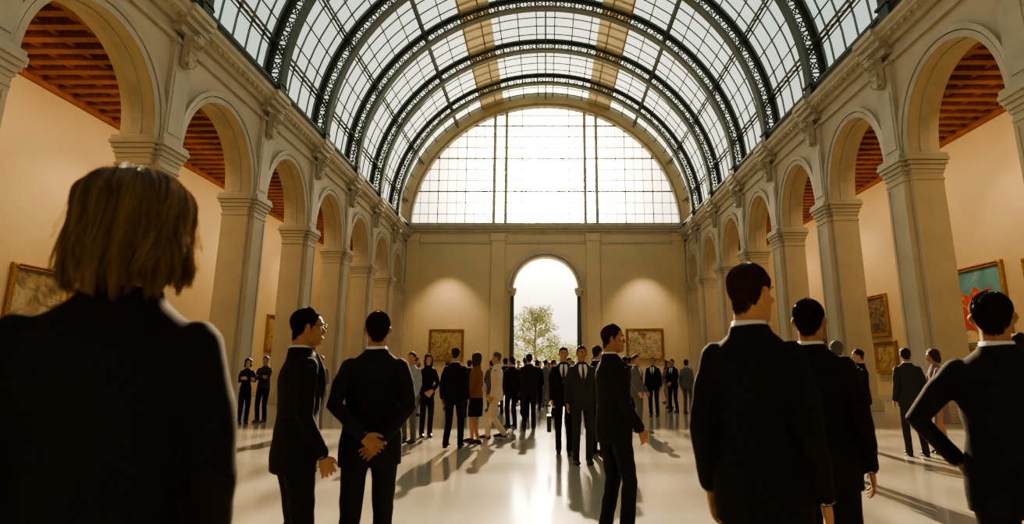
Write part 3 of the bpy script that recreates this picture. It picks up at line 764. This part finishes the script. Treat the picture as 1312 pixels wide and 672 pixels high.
for s in(-1,1):
    g=G(); V=[];F=[]
    for k in range(7):
        ph=s*(BAND[0]+(BAND[1]-BAND[0])*k/6)
        x,z=vault(ph,10.84,10.34); V+=[(x,Y0,z),(x,D,z)]
    for k in range(6):
        p=k*2;q=p+2; F+=[(p,p+1,q+1,q)]
    g.add(V,F); o=trim(g,M_blind)
for d in (0,-40,40,-62,62,-80,80):
    g=G(); x,z=vault(math.radians(d),10.6,10.1); x2,z2=vault(math.radians(d),10.86,10.36)
    g.tube([(x,Y0,z),(x,D,z)],[.055]*2,6,cap=False); g.tube([(x2,Y0,z2),(x2,D,z2)],[.06]*2,6,cap=False)
    yy=Y0
    while yy<D-.5: g.tube([(x,yy,z),(x2,yy+.4,z2),(x,yy+.8,z)],[.02]*3,4,cap=False); yy+=.8
    trim(g,M_iron)
# ================================================================ PAINTINGS
def painting(w,h,loc,rot,m,label,fr=.16,inner=None):
    e=empty('painting',loc,rot); top(e,label,'painting')
    g=G()
    lv=[(0,0),(.0,-.10),(.25,-.15),(.5,-.10),(.75,-.12),(1.0,-.05),(1.0,0)]
    W,H_=w/2,h/2; V=[];F=[]
    for u,y in lv:
        a=W-fr*u; b=H_-fr*u; V+=[(-a,y,-b),(a,y,-b),(a,y,b),(-a,y,b)]
    for i in range(len(lv)-1):
        for j in range(4): F.append((i*4+j,i*4+(j+1)%4,(i+1)*4+(j+1)%4,(i+1)*4+j))
    g.add(V,F)
    for sx_ in(-1,1):
        for sz in(-1,1): g.ball((sx_*(W-fr*.5),-.11,sz*(H_-fr*.5)),(fr*.55,.05,fr*.55),10)
    o=obj('frame',g,M_gold,e); fixn(o.data)
    g=G(); g.box(-W+fr*.9,W-fr*.9,-.05,-.01,-H_+fr*.9,H_-fr*.9); obj('canvas',g,m,e)
    if inner: inner(e,W-fr,H_-fr)
    return e
A1=artmat('art_landscape',[(.05,.06,.05),(.16,.13,.07),(.30,.22,.12),(.45,.36,.24),(.14,.20,.22)],1.3)
A2=artmat('art_gold',[(.10,.05,.02),(.30,.18,.07),(.45,.33,.16),(.20,.13,.08)],2.2,seed=3)
A3=artmat('art_figures',[(.12,.10,.07),(.35,.16,.08),(.55,.42,.26),(.20,.24,.16),(.50,.30,.18)],1.8,seed=7)
A4=artmat('art_teal',[(.05,.16,.22),(.09,.26,.33),(.13,.33,.40),(.25,.36,.36)],.8,seed=9)
A5=artmat('art_dark',[(.03,.025,.02),(.10,.06,.03),(.22,.14,.08),(.30,.20,.12)],2.5,seed=12)
A_red=artmat('art_red_paint',[(.45,.03,.02),(.60,.05,.03),(.62,.12,.06),(.75,.50,.35)],2.0,seed=2)
A_yel=artmat('art_ochre_paint',[(.55,.36,.12),(.70,.55,.30),(.30,.16,.07)],3.0,seed=5)
q=math.pi/2
painting(2.1,2.15,(-15.5,16.6,3.4),q,A1,'gilt-framed landscape painting on the aisle wall')
painting(2.0,3.1,(-15.5,26.3,3.0),q,A5,'tall dark gilt-framed painting on the aisle wall')
painting(2.4,2.1,(-15.5,31.6,3.4),q,A2,'gilt-framed golden-toned painting on the aisle wall')
painting(1.8,1.8,(-15.5,36.5,3.1),q,A5,'small gilt-framed dark painting on the aisle wall')
def redart(e,W,H_):
    def blob(name,pts,m,y):
        g=G(); V=[(x*W,y,z*H_) for x,z in pts]; V2=[(x*W,y+.012,z*H_) for x,z in pts]; n=len(pts)
        g.add(V+V2,[tuple(range(n)),tuple(range(n,2*n))[::-1]]+[(i,(i+1)%n,n+(i+1)%n,n+i) for i in range(n)])
        o=obj(name,g,m,e); fixn(o.data)
    blob('red_brushwork',[(-.85,-.5),(-.8,.1),(-.65,.45),(-.35,.30),(-.1,.55),(.2,.38),(.5,.5),(.8,.15),(.75,-.3),(.45,-.6),(.1,-.4),(-.2,-.65),(-.55,-.6)],A_red,-.066)
    blob('ochre_brushwork',[(-.95,-.95),(.95,-.95),(.95,-.62),(.5,-.70),(.2,-.55),(-.1,-.7),(-.5,-.6),(-.95,-.7)],A_yel,-.062)
    blob('pale_brushwork',[(-.5,.0),(-.3,.22),(-.1,.12),(.1,-.05),(-.1,-.3),(-.4,-.2)],A_yel,-.072)
painting(2.5,2.95,(15.5,19.4,3.6),-q,A4,'large gilt-framed abstract painting in red and teal',inner=redart)
painting(1.7,1.9,(15.5,16.5,4.0),-q,A1,'gilt-framed painting on the aisle wall')
painting(1.75,1.95,(15.5,25.5,3.85),-q,A5,'gilt-framed portrait-format dark painting')
painting(1.6,1.45,(15.5,25.1,1.95),-q,A2,'small gilt-framed painting hung beneath another')
painting(1.4,1.5,(15.5,30.4,3.4),-q,A5,'gilt-framed dark painting on the aisle wall')
painting(2.5,2.3,(-7.2,D,3.15),0,A2,'gilt-framed landscape painting on the end wall')
painting(2.7,2.3,(7.2,D,3.2),0,A3,'gilt-framed figure painting on the end wall')
# ================================================================ OUTSIDE
g=G(); g.box(-150,150,D+.9,300,-.3,-.02); struct(obj('ground',g,M_ground))
def leaves(g,c,r,n,sz):
    for _ in range(n):
        d=np.random.normal(size=3); d/=np.linalg.norm(d); p=A(c)+d*A(r)*random.random()**.4
        u=np.random.normal(size=3); u/=np.linalg.norm(u); v=np.cross(u,np.random.normal(size=3)); v/=np.linalg.norm(v)
        s=sz*random.uniform(.6,1.3); g.add([p-u*s,p-v*s*.5,p+u*s,p+v*s*.5],[(0,1,2,3)])
def tree(x,y,h,label):
    e=empty('tree',(x,y,0)); top(e,label,'tree')
    g=G(); g.tube([(0,0,0),(.1,0,h*.25),(-.1,.1,h*.5),(.1,0,h*.8)],[.25,.18,.13,.05],10)
    L=G()
    for k in range(22):
        a=k*2.4; z=h*(.22+.62*k/22); r=(h*.32)*(1-.6*k/22); ex,ey=r*math.cos(a),r*math.sin(a)*.8
        g.tube([(0,0,z),(ex*.5,ey*.5,z+.5),(ex,ey,z+.9)],[.08,.05,.02],6)
        leaves(L,(ex,ey,z+.9),(1.0,1.0,.7),230,.14); leaves(L,(ex*.5,ey*.5,z+.7),(.8,.8,.5),90,.13)
    leaves(L,(0,0,h*.9),(.8,.8,.7),160,.12)
    obj('trunk',g,M_bark,e,smooth=True); o=obj('foliage',L,M_leaf,e); o['kind']='stuff'
tree(-1.2,66,9.4,'leafy tree with green foliage paled as if by haze outside the doorway')
for x,y,h in ((2.0,70,5.0),(5.0,80,5.2),(-5.5,78,4.8),(.2,84,5.6)):
    e=empty('bush',(x,y,0)); top(e,'rounded green bush outside the doorway','bush')
    L=G(); leaves(L,(0,0,h*.45),(h*.6,h*.5,h*.5),1300,.2); leaves(L,(h*.3,0,h*.7),(h*.4,h*.4,h*.35),500,.18); o=obj('foliage',L,M_leaf,e); o['kind']='stuff'
    g=G(); g.tube([(0,0,0),(0,0,h*.5)],[.12,.08],8); obj('stem',g,M_bark,e)
# ================================================================ LIGHT
ELS=math.radians(25.)
sl=bpy.data.lights.new('sun','SUN'); sl.energy=17; sl.angle=math.radians(.8); sl.color=(1,.78,.48)
so=bpy.data.objects.new('sun',sl); COL.objects.link(so); so.rotation_euler=Vector((0,-math.cos(ELS),-math.sin(ELS))).to_track_quat('-Z','Y').to_euler()
def area(name,loc,dirv,sx_,sy_,e,col):
    l=bpy.data.lights.new(name,'AREA'); l.shape='RECTANGLE'; l.size=sx_; l.size_y=sy_; l.energy=e; l.color=col
    o=bpy.data.objects.new(name,l); COL.objects.link(o); o.location=loc
    z=-Vector(dirv).normalized(); x=Vector((0,1,0)) if abs(dirv[1])<.5 else Vector((1,0,0)); y=z.cross(x).normalized(); x=y.cross(z)
    o.rotation_euler=Matrix((x,y,z)).transposed().to_euler(); return o
for s in(-1,1):
    area('aisle_light',(s*12.3,20,9.5),(s*.62,0,-.78),34,.3,800,(1,.70,.36))
def spot(loc,tgt,e,col,ang,r=.15):
    l=bpy.data.lights.new('spot','SPOT'); l.energy=e; l.color=col; l.spot_size=math.radians(ang); l.spot_blend=.9; l.shadow_soft_size=r
    o=bpy.data.objects.new('picture_spot',l); COL.objects.link(o); o.location=loc; o.rotation_euler=(Vector(tgt)-Vector(loc)).to_track_quat('-Z','Y').to_euler()
for s in(-1,1):
    spot((s*7.2,D-2.6,9.4),(s*7.2,D,4.2),1000,(1,.72,.40),78)
    for y in (17,26,32): spot((s*12.6,y,9.6),(s*15.5,y,4.0),420,(1,.68,.34),80)
w=bpy.data.worlds.new('sky'); scene.world=w; w.use_nodes=True; nt=w.node_tree; nt.nodes.clear()
N_=nt.nodes.new; LK=nt.links.new
out=N_('ShaderNodeOutputWorld'); bg=N_('ShaderNodeBackground'); tc=N_('ShaderNodeTexCoord'); nrm=N_('ShaderNodeVectorMath'); nrm.operation='NORMALIZE'
LK(tc.outputs['Generated'],nrm.inputs[0])
dt=N_('ShaderNodeVectorMath'); dt.operation='DOT_PRODUCT'; e=math.radians(18.8); dt.inputs[1].default_value=(0,math.cos(e),math.sin(e)); LK(nrm.outputs[0],dt.inputs[0])
mx=N_('ShaderNodeMath'); mx.operation='MAXIMUM'; mx.inputs[1].default_value=0; LK(dt.outputs['Value'],mx.inputs[0])
def powm(p,k):
    a=N_('ShaderNodeMath'); a.operation='POWER'; a.inputs[1].default_value=p; LK(mx.outputs[0],a.inputs[0])
    b=N_('ShaderNodeMath'); b.operation='MULTIPLY'; b.inputs[1].default_value=k; LK(a.outputs[0],b.inputs[0]); return b
g1=powm(220,170); g2_=powm(30,4.0); g3=powm(5,.5)
sep=N_('ShaderNodeSeparateXYZ'); LK(nrm.outputs[0],sep.inputs[0])
rp=N_('ShaderNodeValToRGB'); el=rp.color_ramp.elements; el[0].position=0; el[0].color=(1.15,1.06,.88,1); el[1].position=.75; el[1].color=(.42,.62,.66,1); LK(sep.outputs['Z'],rp.inputs[0])
def addc(prev,fac,col):
    v=N_('ShaderNodeVectorMath'); v.operation='SCALE'; v.inputs[0].default_value=col; LK(fac.outputs[0],v.inputs['Scale'])
    a=N_('ShaderNodeVectorMath'); a.operation='ADD'; LK(prev,a.inputs[0]); LK(v.outputs[0],a.inputs[1]); return a.outputs[0]
c=rp.outputs[0]
c=addc(c,g1,(1,.80,.50)); c=addc(c,g2_,(1,.82,.54)); c=addc(c,g3,(1,.86,.62))
LK(c,bg.inputs[0]); bg.inputs[1].default_value=.92; LK(bg.outputs[0],out.inputs[0])
scene.view_settings.view_transform='AgX'
scene.view_settings.look='AgX - Medium High Contrast'
scene.view_settings.exposure=-0.05
